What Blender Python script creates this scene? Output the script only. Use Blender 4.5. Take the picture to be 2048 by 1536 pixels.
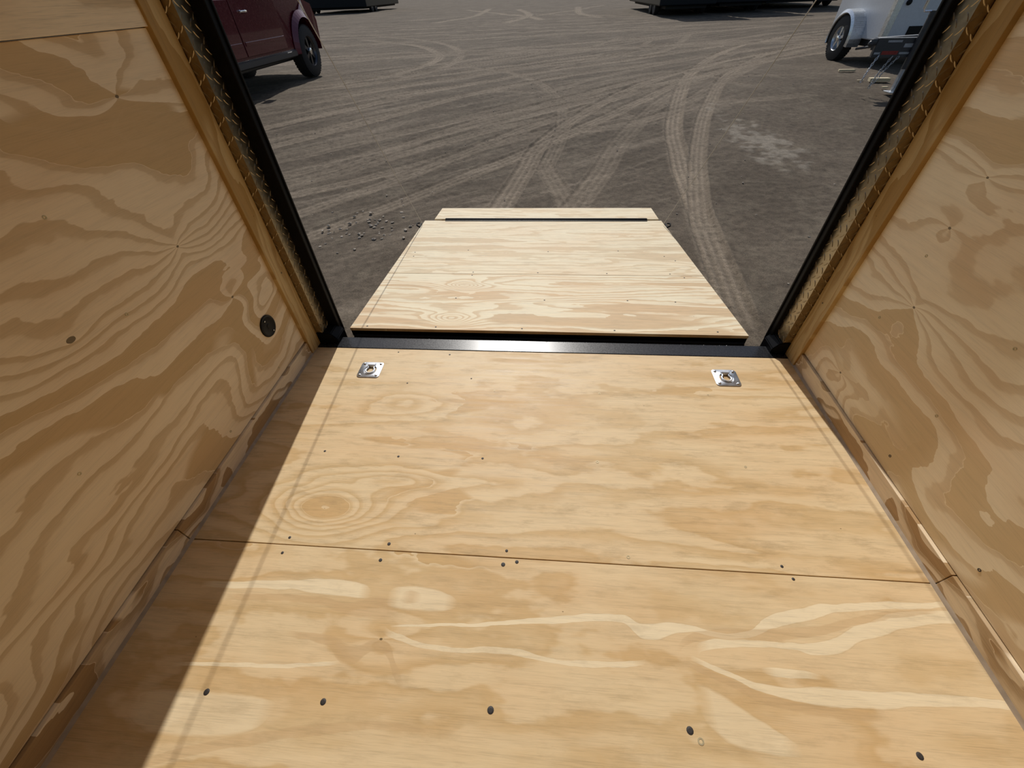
import bpy, bmesh, math, random
import numpy as np
from mathutils import Vector, Matrix
for o in list(bpy.data.objects): bpy.data.objects.remove(o)
S = bpy.context.scene
COL = S.collection
random.seed(4); PI = math.pi

# ------------------------------------------------------------ camera, sky, sun, exposure
def look_matrix(yaw, pitch, roll, loc):
    f = Vector((math.sin(yaw)*math.cos(pitch), math.cos(yaw)*math.cos(pitch), -math.sin(pitch)))
    r = Vector((math.cos(yaw), -math.sin(yaw), 0)); u = r.cross(f)
    c, s = math.cos(roll), math.sin(roll)
    r2 = r*c+u*s; u2 = -r*s+u*c
    m = Matrix((( r2.x, u2.x, -f.x, loc[0]), (r2.y, u2.y, -f.y, loc[1]), (r2.z, u2.z, -f.z, loc[2]), (0,0,0,1)))
    return m
cam = bpy.data.objects.new('camera', bpy.data.cameras.new('camera')); COL.objects.link(cam)
cam.matrix_world = look_matrix(-.0983709, .7820955, -.0398696, (-.01324, -1.60283, 1.35595))
cam.data.sensor_fit = 'HORIZONTAL'; cam.data.sensor_width = 36; cam.data.lens = 796.28/2048*36
cam.data.clip_start = .02; cam.data.clip_end = 600
S.camera = cam

SUN_EL = math.radians(42); SUN_SLOPE = .088          # light travels (slope, -1) over the ground
w = bpy.data.worlds.new('world'); S.world = w; w.use_nodes = True
wn = w.node_tree.nodes; wl = w.node_tree.links
bg = wn['Background']; sky = wn.new('ShaderNodeTexSky')
sky.sky_type = 'NISHITA'; sky.sun_disc = False; sky.sun_elevation = SUN_EL; sky.sun_rotation = math.atan2(-SUN_SLOPE, 1)
sky.air_density = 1.0; sky.dust_density = 1.5; sky.ozone_density = 1.0
wl.new(sky.outputs[0], bg.inputs[0]); bg.inputs[1].default_value = .075
sun = bpy.data.objects.new('sun', bpy.data.lights.new('sun', 'SUN')); COL.objects.link(sun)
d = Vector((SUN_SLOPE*math.cos(SUN_EL), -math.cos(SUN_EL), -math.sin(SUN_EL)))
sun.rotation_euler = d.to_track_quat('-Z', 'Y').to_euler(); sun.location = (0, 6, 8)
sun.data.energy = 3.3; sun.data.angle = math.radians(.53); sun.data.color = (1, .97, .92)
S.view_settings.view_transform = 'Standard'; S.view_settings.look = 'None'
S.view_settings.exposure = 0.0; S.view_settings.gamma = 1; S.view_settings.use_curve_mapping = False

# ------------------------------------------------------------ helpers
class MB:
    """collects shapes for ONE mesh"""
    def __init__(s): s.bm = bmesh.new()
    def quad(s, pts):
        s.bm.faces.new([s.bm.verts.new(p) for p in pts])
    def box(s, x0, x1, y0, y1, z0, z1, bev=0, mat=None, seg=2):
        b = bmesh.new(); bmesh.ops.create_cube(b, size=1)
        for v in b.verts:
            v.co = Vector(((x0+x1)/2+v.co.x*(x1-x0), (y0+y1)/2+v.co.y*(y1-y0), (z0+z1)/2+v.co.z*(z1-z0)))
        if bev: bmesh.ops.bevel(b, geom=b.edges[:], offset=bev, segments=seg, affect='EDGES', profile=.5)
        s.add(b, mat); return s
    def add(s, b, mat=None):
        if mat is not None: b.transform(mat)
        me = bpy.data.meshes.new('tmp'); b.to_mesh(me); s.bm.from_mesh(me); bpy.data.meshes.remove(me); b.free()
    def hexa(s, P, bev=0):
        """8 corners: bottom four then top four, same order"""
        b = bmesh.new(); v = [b.verts.new(p) for p in P]
        for f in ((3,2,1,0),(4,5,6,7),(0,1,5,4),(1,2,6,5),(2,3,7,6),(3,0,4,7)): b.faces.new([v[i] for i in f])
        if bev: bmesh.ops.bevel(b, geom=b.edges[:], offset=bev, segments=2, affect='EDGES')
        s.add(b); return s
    def prism(s, poly, a0, a1, axis='x', bev=0):
        """polygon in the other two axes, extruded along axis"""
        def P(q, a):
            return {'x': (a, q[0], q[1]), 'y': (q[0], a, q[1]), 'z': (q[0], q[1], a)}[axis]
        b = bmesh.new(); A = [b.verts.new(P(q, a0)) for q in poly]; B = [b.verts.new(P(q, a1)) for q in poly]
        n = len(poly); b.faces.new(A[::-1]); b.faces.new(B)
        for i in range(n): b.faces.new((A[i], A[(i+1)%n], B[(i+1)%n], B[i]))
        bmesh.ops.recalc_face_normals(b, faces=b.faces[:])
        if bev: bmesh.ops.bevel(b, geom=b.edges[:], offset=bev, segments=2, affect='EDGES')
        s.add(b); return s
    def cyl(s, a, b_, r0, r1=None, n=24, cap=True):
        r1 = r0 if r1 is None else r1
        a = Vector(a); b_ = Vector(b_); dv = b_-a
        b = bmesh.new(); bmesh.ops.create_cone(b, cap_ends=cap, segments=n, radius1=r0, radius2=r1, depth=dv.length)
        s.add(b, Matrix.Translation((a+b_)/2) @ dv.to_track_quat('Z', 'Y').to_matrix().to_4x4()); return s
    def tube(s, pts, r, n=10, closed=False):
        pts = [Vector(q) for q in pts]; N = len(pts); rings = []; up = None
        for i, q in enumerate(pts):
            if closed: t = pts[(i+1)%N]-pts[i-1]
            else: t = pts[min(i+1, N-1)]-pts[max(i-1, 0)]
            t.normalize()
            if up is None: up = Vector((0,0,1)) if abs(t.z) < .9 else Vector((1,0,0))
            x = t.cross(up)
            if x.length < 1e-5: x = t.orthogonal()
            x.normalize(); y = x.cross(t); y.normalize(); up = y
            rings.append([s.bm.verts.new(q+x*math.cos(k*2*PI/n)*r+y*math.sin(k*2*PI/n)*r) for k in range(n)])
        for i in range(N if closed else N-1):
            A, B = rings[i], rings[(i+1)%N]
            for k in range(n): s.bm.faces.new((A[k], A[(k+1)%n], B[(k+1)%n], B[k]))
        if not closed: s.bm.faces.new(rings[0][::-1]); s.bm.faces.new(rings[-1])
        return s
    def lathe(s, prof, c, axis='x', n=48, closed=False):
        """prof: (along, radius) pairs turned about an axis through c"""
        c = Vector(c); R = []
        for (a, r) in prof:
            ring = []
            for k in range(n):
                t = k*2*PI/n; u, v = r*math.cos(t), r*math.sin(t)
                off = {'x': (a, u, v), 'y': (u, a, v), 'z': (u, v, a)}[axis]
                ring.append(s.bm.verts.new(c+Vector(off)))
            R.append(ring)
        m = len(R)
        for i in range(m if closed else m-1):
            A, B = R[i], R[(i+1)%m]
            for k in range(n): s.bm.faces.new((A[k], A[(k+1)%n], B[(k+1)%n], B[k]))
        if not closed: s.bm.faces.new(R[0][::-1]); s.bm.faces.new(R[-1])
        return s
    def ball(s, c, r, sc=(1,1,1), n=12):
        b = bmesh.new(); bmesh.ops.create_uvsphere(b, u_segments=n*2, v_segments=n, radius=r)
        s.add(b, Matrix.Translation(c) @ Matrix.Diagonal((*sc, 1))); return s
    def build(s, name, mat, parent=None, smooth=None, origin=None, recalc=True):
        if recalc: bmesh.ops.recalc_face_normals(s.bm, faces=s.bm.faces[:])
        if smooth is not None:
            for f in s.bm.faces: f.smooth = True
            for e in s.bm.edges:
                if len(e.link_faces) == 2 and e.calc_face_angle(0) > math.radians(smooth): e.smooth = False
        if origin is not None: bmesh.ops.translate(s.bm, verts=s.bm.verts[:], vec=-Vector(origin))
        me = bpy.data.meshes.new(name); s.bm.to_mesh(me); s.bm.free(); me.materials.append(mat)
        o = bpy.data.objects.new(name, me); COL.objects.link(o)
        if origin is not None: o.location = origin
        if parent is not None:
            o.parent = parent
            if origin is None: o.location = -Vector(parent.location) if parent.parent is None and parent.type == 'EMPTY' else o.location
        return o
def tag(o, label=None, cat=None, group=None, kind=None):
    if label: o['label'] = label
    if cat: o['category'] = cat
    if group: o['group'] = group
    if kind: o['kind'] = kind
    return o
def empty(name, loc=(0,0,0)):
    o = bpy.data.objects.new(name, None); COL.objects.link(o); o.location = loc; o.empty_display_size = .05
    return o
def copy_tree(o, parent=None):
    c = o.copy(); COL.objects.link(c); c.parent = parent
    for ch in [q for q in bpy.data.objects if q.parent == o]: copy_tree(ch, c)
    return c

# ------------------------------------------------------------ materials
class NT:
    def __init__(s, name):
        s.m = bpy.data.materials.new(name); s.m.use_nodes = True
        s.n = s.m.node_tree.nodes; s.l = s.m.node_tree.links; s.b = s.n['Principled BSDF']
    def lk(s, a, sock):
        if isinstance(a, (int, float)): sock.default_value = a
        elif isinstance(a, tuple): sock.default_value = a
        else: s.l.new(a, sock)
    def math(s, op, a, b=0., c=0.):
        n = s.n.new('ShaderNodeMath'); n.operation = op
        s.lk(a, n.inputs[0]); s.lk(b, n.inputs[1]); s.lk(c, n.inputs[2]); return n.outputs[0]
    def add(s, a, b): return s.math('ADD', a, b)
    def mul(s, a, b): return s.math('MULTIPLY', a, b)
    def xyz(s, x, y, z):
        n = s.n.new('ShaderNodeCombineXYZ'); s.lk(x, n.inputs[0]); s.lk(y, n.inputs[1]); s.lk(z, n.inputs[2]); return n.outputs[0]
    def pos(s):
        n = s.n.new('ShaderNodeNewGeometry'); m = s.n.new('ShaderNodeSeparateXYZ'); s.l.new(n.outputs['Position'], m.inputs[0])
        return m.outputs
    def obj(s):
        n = s.n.new('ShaderNodeTexCoord'); m = s.n.new('ShaderNodeSeparateXYZ'); s.l.new(n.outputs['Object'], m.inputs[0])
        return n.outputs['Object'], m.outputs
    def noise(s, vec, scale, det=2., rough=.5, dist=0., out=0):
        n = s.n.new('ShaderNodeTexNoise'); n.noise_dimensions = '3D'
        if vec is not None: s.l.new(vec, n.inputs['Vector'])
        n.inputs['Scale'].default_value = scale; n.inputs['Detail'].default_value = det
        n.inputs['Roughness'].default_value = rough; n.inputs['Distortion'].default_value = dist
        return n.outputs[out]
    def ramp(s, f, pts, interp='LINEAR'):
        n = s.n.new('ShaderNodeValToRGB'); n.color_ramp.interpolation = interp; e = n.color_ramp.elements
        while len(e) < len(pts): e.new(.5)
        for k, (p, c) in enumerate(pts):
            e[k].position = p
            e[k].color = (c, c, c, 1) if isinstance(c, (int, float)) else (*c, 1)
        s.lk(f, n.inputs[0]); return n.outputs[0]
    def mix(s, f, a, b, mode='MIX'):
        n = s.n.new('ShaderNodeMix'); n.data_type = 'RGBA'; n.blend_type = mode
        s.lk(f, n.inputs[0])
        for q, k in ((a, 6), (b, 7)):
            if isinstance(q, tuple): n.inputs[k].default_value = (*q[:3], 1)
            else: s.lk(q, n.inputs[k])
        return n.outputs[2]
    def curve(s, x, pts):
        """piecewise curve y(x) through pts (real units)"""
        xs = [q[0] for q in pts]; ys = [q[1] for q in pts]; x0, x1 = min(xs), max(xs); y0, y1 = min(ys)-1e-4, max(ys)+1e-4
        m = s.n.new('ShaderNodeMapRange'); s.lk(x, m.inputs[0]); m.inputs[1].default_value = x0; m.inputs[2].default_value = x1
        c = s.n.new('ShaderNodeFloatCurve'); s.l.new(m.outputs[0], c.inputs[1]); cu = c.mapping.curves[0]
        P = [((a-x0)/(x1-x0), (b-y0)/(y1-y0)) for a, b in zip(xs, ys)]
        while len(cu.points) < len(P): cu.points.new(.5, .5)
        for k, q in enumerate(P): cu.points[k].location = q; cu.points[k].handle_type = 'AUTO'
        c.mapping.update()
        return s.add(s.mul(c.outputs[0], y1-y0), y0)
    def bump(s, h, strength=.3, dist=.01):
        n = s.n.new('ShaderNodeBump'); n.inputs['Strength'].default_value = strength; n.inputs['Distance'].default_value = dist
        s.lk(h, n.inputs['Height']); s.l.new(n.outputs[0], s.b.inputs['Normal'])
    def set(s, **k):
        names = dict(col='Base Color', rough='Roughness', metal='Metallic', spec='Specular IOR Level', coat='Coat Weight', coatr='Coat Roughness')
        for q, v in k.items():
            i = s.b.inputs[names[q]]
            if isinstance(v, tuple): i.default_value = (*v[:3], 1)
            else: s.lk(v, i)
        return s.m
def srgb(r, g, b):
    f = lambda c: (c/255/12.92 if c/255 <= .04045 else ((c/255+.055)/1.055)**2.4)
    return (f(r), f(g), f(b))
def plain(name, col, rough=.6, metal=0., spec=.5, coat=0., var=.15, scale=30):
    t = NT(name); v, _ = t.obj()
    n = t.noise(v, scale, 3)
    c = t.mix(t.ramp(n, [(.3, 0.), (.7, 1.)]), tuple(q*(1-var) for q in col), tuple(min(1, q*(1+var)) for q in col))
    t.set(col=c, rough=t.ramp(n, [(.2, max(0, rough-.06)), (.8, min(1, rough+.06))]), metal=metal, spec=spec, coat=coat)
    return t.m
def plywood(name, U, V, light, mid, dark, seed=0, K=5., amp=2.6, su=.9, sv=3.2, knots=(), soft=0., fiber=.25, rough=.55, spec=.3, patch=.5, bands=(), ring=1., grime=0., pth=.80):
    """rotary-cut pine plywood: contour bands of a field F stretched along the grain axis U (0..2), across axis V"""
    t = NT(name); _, ax = t.obj(); u, v = ax[U], ax[V]
    base = t.xyz(t.add(t.mul(u, su), seed*3.7), t.mul(v, sv), float(seed)*1.3)
    n1 = t.noise(base, 1., 2., .4, .5)
    jag = t.noise(t.xyz(t.mul(u, 16.), t.mul(v, 70.), float(seed)), 1., 2.)
    wob = t.noise(t.xyz(t.mul(u, 4.5), t.mul(v, 9.), float(seed)+4), 1., 3., .55)
    F = t.add(t.mul(v, K), t.mul(n1, amp*3))
    F = t.add(F, t.add(t.mul(jag, .16), t.mul(wob, 1.3*ring)))
    core = None
    for (ku, kv, a, ru, rv, cs, kind) in knots:
        du = t.add(u, -ku); dv = t.add(v, -kv)
        eu, ev = t.mul(du, 1/ru), t.mul(dv, 1/rv)
        q = t.add(t.mul(eu, eu), t.mul(ev, ev))
        if kind == 'star':                        # rings pinch and run out of the knot
            g = t.math('DIVIDE', t.mul(ev, a), t.mul(t.math('SQRT', t.add(q, .0012)), t.add(1., t.mul(q, q))))
        else:                                     # closed rings around an eye
            g = t.math('DIVIDE', a, t.add(1., q))
        F = t.add(F, g)
        if cs:
            cu, cv = t.mul(du, 1/(cs*.9)), t.mul(dv, 1/(cs*.6))
            m = t.math('LESS_THAN', t.add(t.add(t.mul(cu, cu), t.mul(cv, cv)), t.mul(t.add(jag, -.5), 1.6)), 1.)
            core = m if core is None else t.math('MAXIMUM', core, m)
    fr = t.math('FRACT', F)
    if soft: band = t.ramp(fr, [(0., .1), (.2, .0), (.45, .25), (.68, .75), (.85, 1.), (1., .1)], 'EASE')
    else: band = t.ramp(fr, [(0., .0), (.03, .0), (.40, .08), (.62, .25), (.70, .85), (.90, 1.), (.965, .95), (1., 0.)], 'LINEAR')
    wn_ = t.n.new('ShaderNodeTexWhiteNoise'); wn_.noise_dimensions = '1D'; t.l.new(t.add(t.math('FLOOR', t.add(F, .0)), float(seed)+.5), wn_.inputs['W'])
    rr = wn_.outputs['Value']
    n2 = t.noise(t.xyz(t.add(t.mul(u, su*1.1), 7.), t.mul(v, sv*.9), float(seed)+9), 1., 2., .5, .6)
    pt = t.mul(t.ramp(t.add(t.mul(rr, .5), t.mul(n2, .8)), [(pth, 0.), (pth+.03, 1.)]), t.ramp(fr, [(.0, 1.), (.7, 1.), (1., .9)]))
    fib = t.noise(t.xyz(t.mul(u, 14.), t.mul(v, 420.), float(seed)+2), 1., 3., .6)
    fib2 = t.noise(t.xyz(t.mul(u, 3.), t.mul(v, 60.), float(seed)+6), 1., 4., .6)
    hue = t.noise(t.xyz(t.mul(u, 1.7), t.mul(v, 4.), float(seed)+12), 1., 3.)
    c = t.mix(t.math('MAXIMUM', t.mul(band, t.ramp(hue, [(.3, .75), (.6, 1.)])), pt), light, mid)
    c = t.mix(t.mul(pt, patch), c, dark)
    c = t.mix(t.ramp(hue, [(.42, 0.), (.75, .35)]), c, tuple(min(1, a*b) for a, b in zip(mid, (1.12, .98, .92))))
    for (pts, wd, colr, st) in bands:
        cv = t.curve(u, pts); wv = t.curve(u, wd)
        off = t.add(t.add(v, t.mul(t.add(wob, -.5), .024)), t.add(t.mul(t.add(jag, -.5), .006), t.mul(cv, -1.)))
        dd = t.math('DIVIDE', t.math('ABSOLUTE', off), t.math('MAXIMUM', wv, .0004))
        msk = t.ramp(dd, [(.80, 1.), (1., 0.)])
        inr = t.mul(t.ramp(t.mul(t.add(u, -pts[0][0]), 25.), [(0., 0.), (1., 1.)]), t.ramp(t.mul(t.add(t.mul(u, -1.), pts[-1][0]), 25.), [(0., 0.), (1., 1.)]))
        c = t.mix(t.mul(t.mul(msk, inr), st), c, colr)
        rim = t.mul(t.ramp(dd, [(.86, 0.), (1.0, 1.), (1.3, 0.)]), inr)
        c = t.mix(t.mul(rim, st*.45), c, tuple(q*.85 for q in mid))
    fa = t.add(t.mul(fib, .5), t.mul(fib2, .5))
    c = t.mix(1., c, t.ramp(fa, [(.32, 1-fiber), (.5, 1.), (.68, 1+fiber*.35)]), 'MULTIPLY')
    if grime:
        g = t.noise(t.xyz(t.mul(u, 6.), t.mul(v, 22.), 3.+seed), 1., 6., .7)
        c = t.mix(t.ramp(g, [(.52, 0.), (.72, grime)]), c, tuple(q*.55 for q in mid))
    vz = t.n.new('ShaderNodeTexVoronoi'); t.l.new(t.xyz(t.mul(u, 11.), t.mul(v, 17.), float(seed)), vz.inputs['Vector']); vz.inputs['Scale'].default_value = 1.
    sel = t.math('GREATER_THAN', t.math('FRACT', t.mul(vz.outputs['Color'], 7.3)), .8)
    pit = t.mul(t.math('LESS_THAN', vz.outputs['Distance'], .030), sel)
    c = t.mix(t.mul(pit, .75), c, tuple(q*.25 for q in dark))
    if core is not None: c = t.mix(t.mul(core, .9), c, tuple(q*.22 for q in dark))
    t.set(col=c, rough=t.ramp(fib2, [(.3, rough-.06), (.7, rough+.08)]), spec=spec)
    t.bump(fib, .25, .0006)
    return t.m

LB = (.84,.70,.47); DB_ = (.58,.39,.20)
FLOOR_B_BANDS = (
  ([(-1.10,-1.215),(-.84,-1.202),(-.64,-1.198),(-.53,-1.215)], [(-1.10,.010),(-.80,.016),(-.62,.026),(-.53,.004)], LB, .85),
  ([(-1.0,-1.248),(-.69,-1.238),(-.585,-1.254),(-.49,-1.245),(-.42,-1.29)], [(-1.0,.010),(-.69,.012),(-.585,.018),(-.49,.030),(-.42,.006)], DB_, .6),
  ([(-.475,-1.218),(-.44,-1.214),(-.36,-1.216),(-.25,-1.222)], [(-.475,.006),(-.44,.034),(-.36,.036),(-.25,.008)], LB, .7),
  ([(-.432,-1.214),(-.40,-1.214),(-.365,-1.216)], [(-.432,.004),(-.40,.020),(-.365,.004)], DB_, .7),
  ([(-.444,-1.292),(-.112,-1.267),(.068,-1.246),(.249,-1.231),(.317,-1.262),(.422,-1.246),(.547,-1.256),(.689,-1.214),(.785,-1.188),(.913,-1.157),(1.091,-1.144),(1.24,-1.132)],
   [(-.444,.003),(-.112,.006),(.068,.011),(.249,.012),(.317,.022),(.422,.014),(.547,.008),(.689,.018),(.785,.020),(.913,.012),(1.091,.010),(1.24,.007)], LB, .9),
  ([(.455,-1.312),(.498,-1.281),(.723,-1.272),(.774,-1.278),(.938,-1.226),(1.168,-1.17),(1.30,-1.17)], [(.455,.010),(.498,.012),(.723,.009),(.774,.016),(.938,.022),(1.168,.020),(1.30,.012)], LB, .8),
  ([(.433,-1.316),(.531,-1.350),(.652,-1.380),(.83,-1.385),(1.025,-1.372),(1.25,-1.376)], [(.433,.010),(.531,.008),(.652,.014),(.83,.022),(1.025,.016),(1.25,.010)], LB, .8),
  ([(.40,-1.305),(.50,-1.258),(.723,-1.243),(.80,-1.232),(.95,-1.19),(1.2,-1.15)], [(.40,.006),(.50,.012),(.723,.016),(.80,.014),(.95,.012),(1.2,.006)], DB_, .5),
  ([(.40,-1.325),(.531,-1.372),(.652,-1.406),(.90,-1.42)], [(.40,.008),(.531,.010),(.652,.012),(.90,.004)], DB_, .55),
  ([(-.46,-1.300),(-.405,-1.322),(-.25,-1.344),(-.105,-1.336),(.039,-1.347),(.179,-1.350),(.31,-1.330)], [(-.46,.010),(-.405,.009),(-.25,.007),(-.105,.010),(.039,.006),(.179,.009),(.31,.003)], LB, .75),
  ([(-.75,-1.33),(-.62,-1.345),(-.53,-1.375),(-.47,-1.345),(-.40,-1.40),(-.36,-1.45)], [(-.75,.008),(-.62,.012),(-.53,.022),(-.47,.016),(-.40,.014),(-.36,.006)], DB_, .6),
  ([(-1.05,-1.425),(-.80,-1.415),(-.67,-1.405),(-.56,-1.392)], [(-1.05,.004),(-.80,.006),(-.67,.006),(-.56,.004)], LB, .8),
  ([(.62,-1.335),(.70,-1.338),(.78,-1.345)], [(.62,.003),(.70,.011),(.78,.003)], LB, .8),
  ([(.43,-1.41),(.48,-1.44),(.56,-1.47),(.66,-1.50)], [(.43,.02),(.48,.05),(.56,.04),(.66,.01)], LB, .6),
  ([(-1.0,-1.64),(-.732,-1.572),(-.483,-1.530),(-.25,-1.52)], [(-1.0,.012),(-.732,.012),(-.483,.010),(-.25,.004)], DB_, .5),
  ([(-1.1,-1.52),(-.9,-1.53),(-.7,-1.51)], [(-1.1,.02),(-.9,.05),(-.7,.01)], LB, .55),
)
WL, WM, WD = (.86,.71,.50), (.62,.455,.265), (.58,.40,.195)
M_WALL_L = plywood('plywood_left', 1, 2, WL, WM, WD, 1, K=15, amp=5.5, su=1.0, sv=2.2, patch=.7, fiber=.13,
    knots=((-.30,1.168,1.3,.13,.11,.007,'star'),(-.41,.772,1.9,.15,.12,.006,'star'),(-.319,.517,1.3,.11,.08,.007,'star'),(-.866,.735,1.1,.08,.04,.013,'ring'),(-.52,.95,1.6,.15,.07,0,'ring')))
M_WALL_R = plywood('plywood_right', 1, 2, (.96,.84,.62), (.74,.58,.37), (.70,.53,.29), 5, K=13, amp=5.5, su=1.0, sv=2.2, patch=.6, fiber=.13,  # paler than the left wall: this side's brighter light is put into the colour
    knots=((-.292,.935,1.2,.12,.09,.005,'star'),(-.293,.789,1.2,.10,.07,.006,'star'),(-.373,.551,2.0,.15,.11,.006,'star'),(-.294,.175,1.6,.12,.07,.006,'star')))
M_WALL_U = plywood('plywood_upper', 1, 2, WL, WM, WD, 9, K=4, amp=2.0, su=.8, sv=2.0, patch=.3)
M_TRIM_V = plywood('pine_trim', 2, 1, (.60,.43,.20), (.46,.29,.11), (.40,.24,.07), 3, K=16, amp=3.0, su=1.2, sv=5, patch=.7)
M_TRIM_H = plywood('plywood_trim', 1, 2, WL, (.46,.31,.165), (.43,.27,.125), 12, K=5, amp=3.0, su=2.6, sv=4, patch=.9)
FL, FM, FD = (.745,.57,.34), (.61,.42,.205), (.59,.38,.165)
M_FLOOR_A = plywood('plywood_floor_rear', 0, 1, FL, FM, FD, 21, pth=.76, K=3.2, amp=1.2, su=1.0, sv=6.0, soft=1., patch=.5, rough=.50, spec=.25, fiber=.22, grime=.5,
    knots=((-.80,-.93,7.5,.15,.085,.002,'ring'),(-.56,-.80,3.2,.20,.05,0,'ring'),(-.63,-.40,1.8,.13,.06,0,'ring')))
M_FLOOR_B = plywood('plywood_floor_front', 0, 1, FL, FM, FD, 26, pth=.78, K=2.2, amp=1.5, su=.8, sv=3.6, soft=1., patch=.55, rough=.50, spec=.25, fiber=.20, grime=.3,
    knots=((-.46,-1.33,1.2,.12,.06,.005,'star'),), bands=FLOOR_B_BANDS)
M_RAMP_A = plywood('plywood_ramp_near', 0, 1, (.79,.69,.49), (.62,.455,.27), (.58,.42,.25), 31, K=11, amp=3.6, su=.55, sv=4.5, patch=.4, rough=.6, spec=.2,
    knots=((-.53,.68,5.5,.085,.055,0,'ring'),(-.53,.25,6.0,.11,.07,0,'ring')))
M_RAMP_B = plywood('plywood_ramp_far', 0, 1, (.78,.67,.47), (.65,.51,.32), (.58,.44,.28), 36, K=9, amp=3.0, su=.55, sv=5, patch=.3, rough=.6, spec=.2, grime=.3)
M_EDGE = plain('plywood_edge', (.66,.50,.30), .7, var=.25, scale=90)
M_BLACK = plain('black_paint', (.005,.005,.006), .5, spec=.12, var=.3, scale=60)
M_SILL = plain('black_gloss_paint', (.016,.017,.020), .27, spec=.4, var=.3, scale=140)
M_DIAMOND = plain('diamond_plate', (.36,.29,.19), .36, 1., var=.12, scale=60)
M_ZINC = plain('zinc', (.60,.62,.65), .38, 1., var=.1)
M_SCREW = plain('screw_steel', (.035,.03,.028), .6)
M_BRASS = plain('screw_yellow', (.50,.42,.26), .55, .3)
M_RUBBER = plain('tyre_rubber', (.018,.018,.018), .8)
M_PLASTIC = plain('black_plastic', (.006,.006,.006), .4, spec=.2)
M_RED = plain('red_paint', (.105,.004,.015), .25, .3, coat=.6, var=.05)
M_GLASS = plain('dark_glass', (.01,.012,.015), .06, spec=.8)
M_CHROME = plain('chrome', (.8,.8,.82), .12, 1., var=.03)
M_RIM = plain('dark_rim', (.10,.10,.105), .35, .9)
M_WHITE = plain('white_aluminium', (.62,.64,.67), .35, .1, var=.04)
M_ALU = plain('bare_aluminium', (.66,.69,.72), .3, .9, var=.1)
M_DGREY = plain('dark_steel', (.035,.036,.04), .45)
M_LGREY = plain('light_steel', (.38,.38,.38), .5)
M_DARKBODY = plain('dark_body', (.010,.011,.013), .5, spec=.2)
M_ROOF = plain('roof_lining', (.38,.37,.35), .7)
M_CAULK = plain('grey_caulk', (.40,.31,.22), .7)
M_SCRAP = plain('scrap_wood', (.62,.52,.34), .8)
M_TAIL = plain('red_lens', (.25,.012,.012), .3)
M_DECAL = plain('pale_decal', (.35,.36,.37), .6)

# ------------------------------------------------------------ the trailer's shell
HW = 1.23            # half width at the baseboards
WX = HW+.012         # wall sheets lie a little further out
HT = 2.06; FRONT = -3.4; TT = .05
def screw(x, y, z, parent, mat, r=.005, axis='z', name='screw'):
    m = MB()
    if axis == 'z' and mat is M_SCREW: m.lathe([(-.001, r), (.0003, r), (.0012, r*.55), (.0012, r*.25)], (x, y, z), 'z', 12)
    elif axis == 'z': m.lathe([(-.001, r), (.0008, r), (.0008, r*.55), (-.0003, r*.45)], (x, y, z), 'z', 12)
    else:
        sgn = -1 if x > 0 else 1
        m.lathe([(-.001*sgn, r), (.0008*sgn, r), (.0008*sgn, r*.5), (-.0004*sgn, r*.42)], (x, y, z), 'x', 12)
    return m.build(name, mat, parent)

fl = MB().box(-WX-TT, WX+TT, FRONT-TT, .0, -.16, -.019).build('floor', M_DGREY); tag(fl, kind='structure')
SA = MB().box(-WX, WX, -1.0695, -.006, -.018, 0, .0012).build('plywood_sheet', M_FLOOR_A, fl)
SB = MB().box(-WX, WX, -2.289, -1.0725, -.018, 0, .0012).build('plywood_sheet', M_FLOOR_B, fl)
MB().box(-WX, WX, FRONT, -2.292, -.018, 0, .0012).build('plywood_sheet', M_FLOOR_A, fl)
for (x, y, r, b) in ((-.228,-.292,.004,1),(.266,-.290,.005,1),(-.905,-.676,.005,0),(-.586,-.687,.005,0),(-.237,-.679,.005,0),(.226,-.672,.0065,1),(.80,-.666,.005,1),
        (-.88,-1.046,.005,0),(-.519,-1.048,.006,0),(-.109,-1.048,.005,0),(.298,-1.045,.006,1),(.788,-1.046,.005,0),(.762,-.278,.004,1),(-.768,-.03,.004,0),(-.49,-.04,.005,0),
        (-.66,-.26,.004,0),(-.35,-.215,.004,0)):
    screw(x, y, 0, SA, M_BRASS if b else M_SCREW, r)
for (x, y, r, b) in ((-.532,-1.104,.006,0),(-.88,-1.10,.005,0),(-.072,-1.083,.006,0),(-.117,-1.094,.007,0),(.808,-1.084,.005,0),(-.907,-1.485,.008,0),(-.573,-1.484,.008,0),
        (-.118,-1.471,.009,0),(.395,-1.477,.009,0),(.417,-1.496,.008,1),(.938,-1.487,.008,0)):
    screw(x, y, 0, SB, M_BRASS if b else M_SCREW, r)

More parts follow.
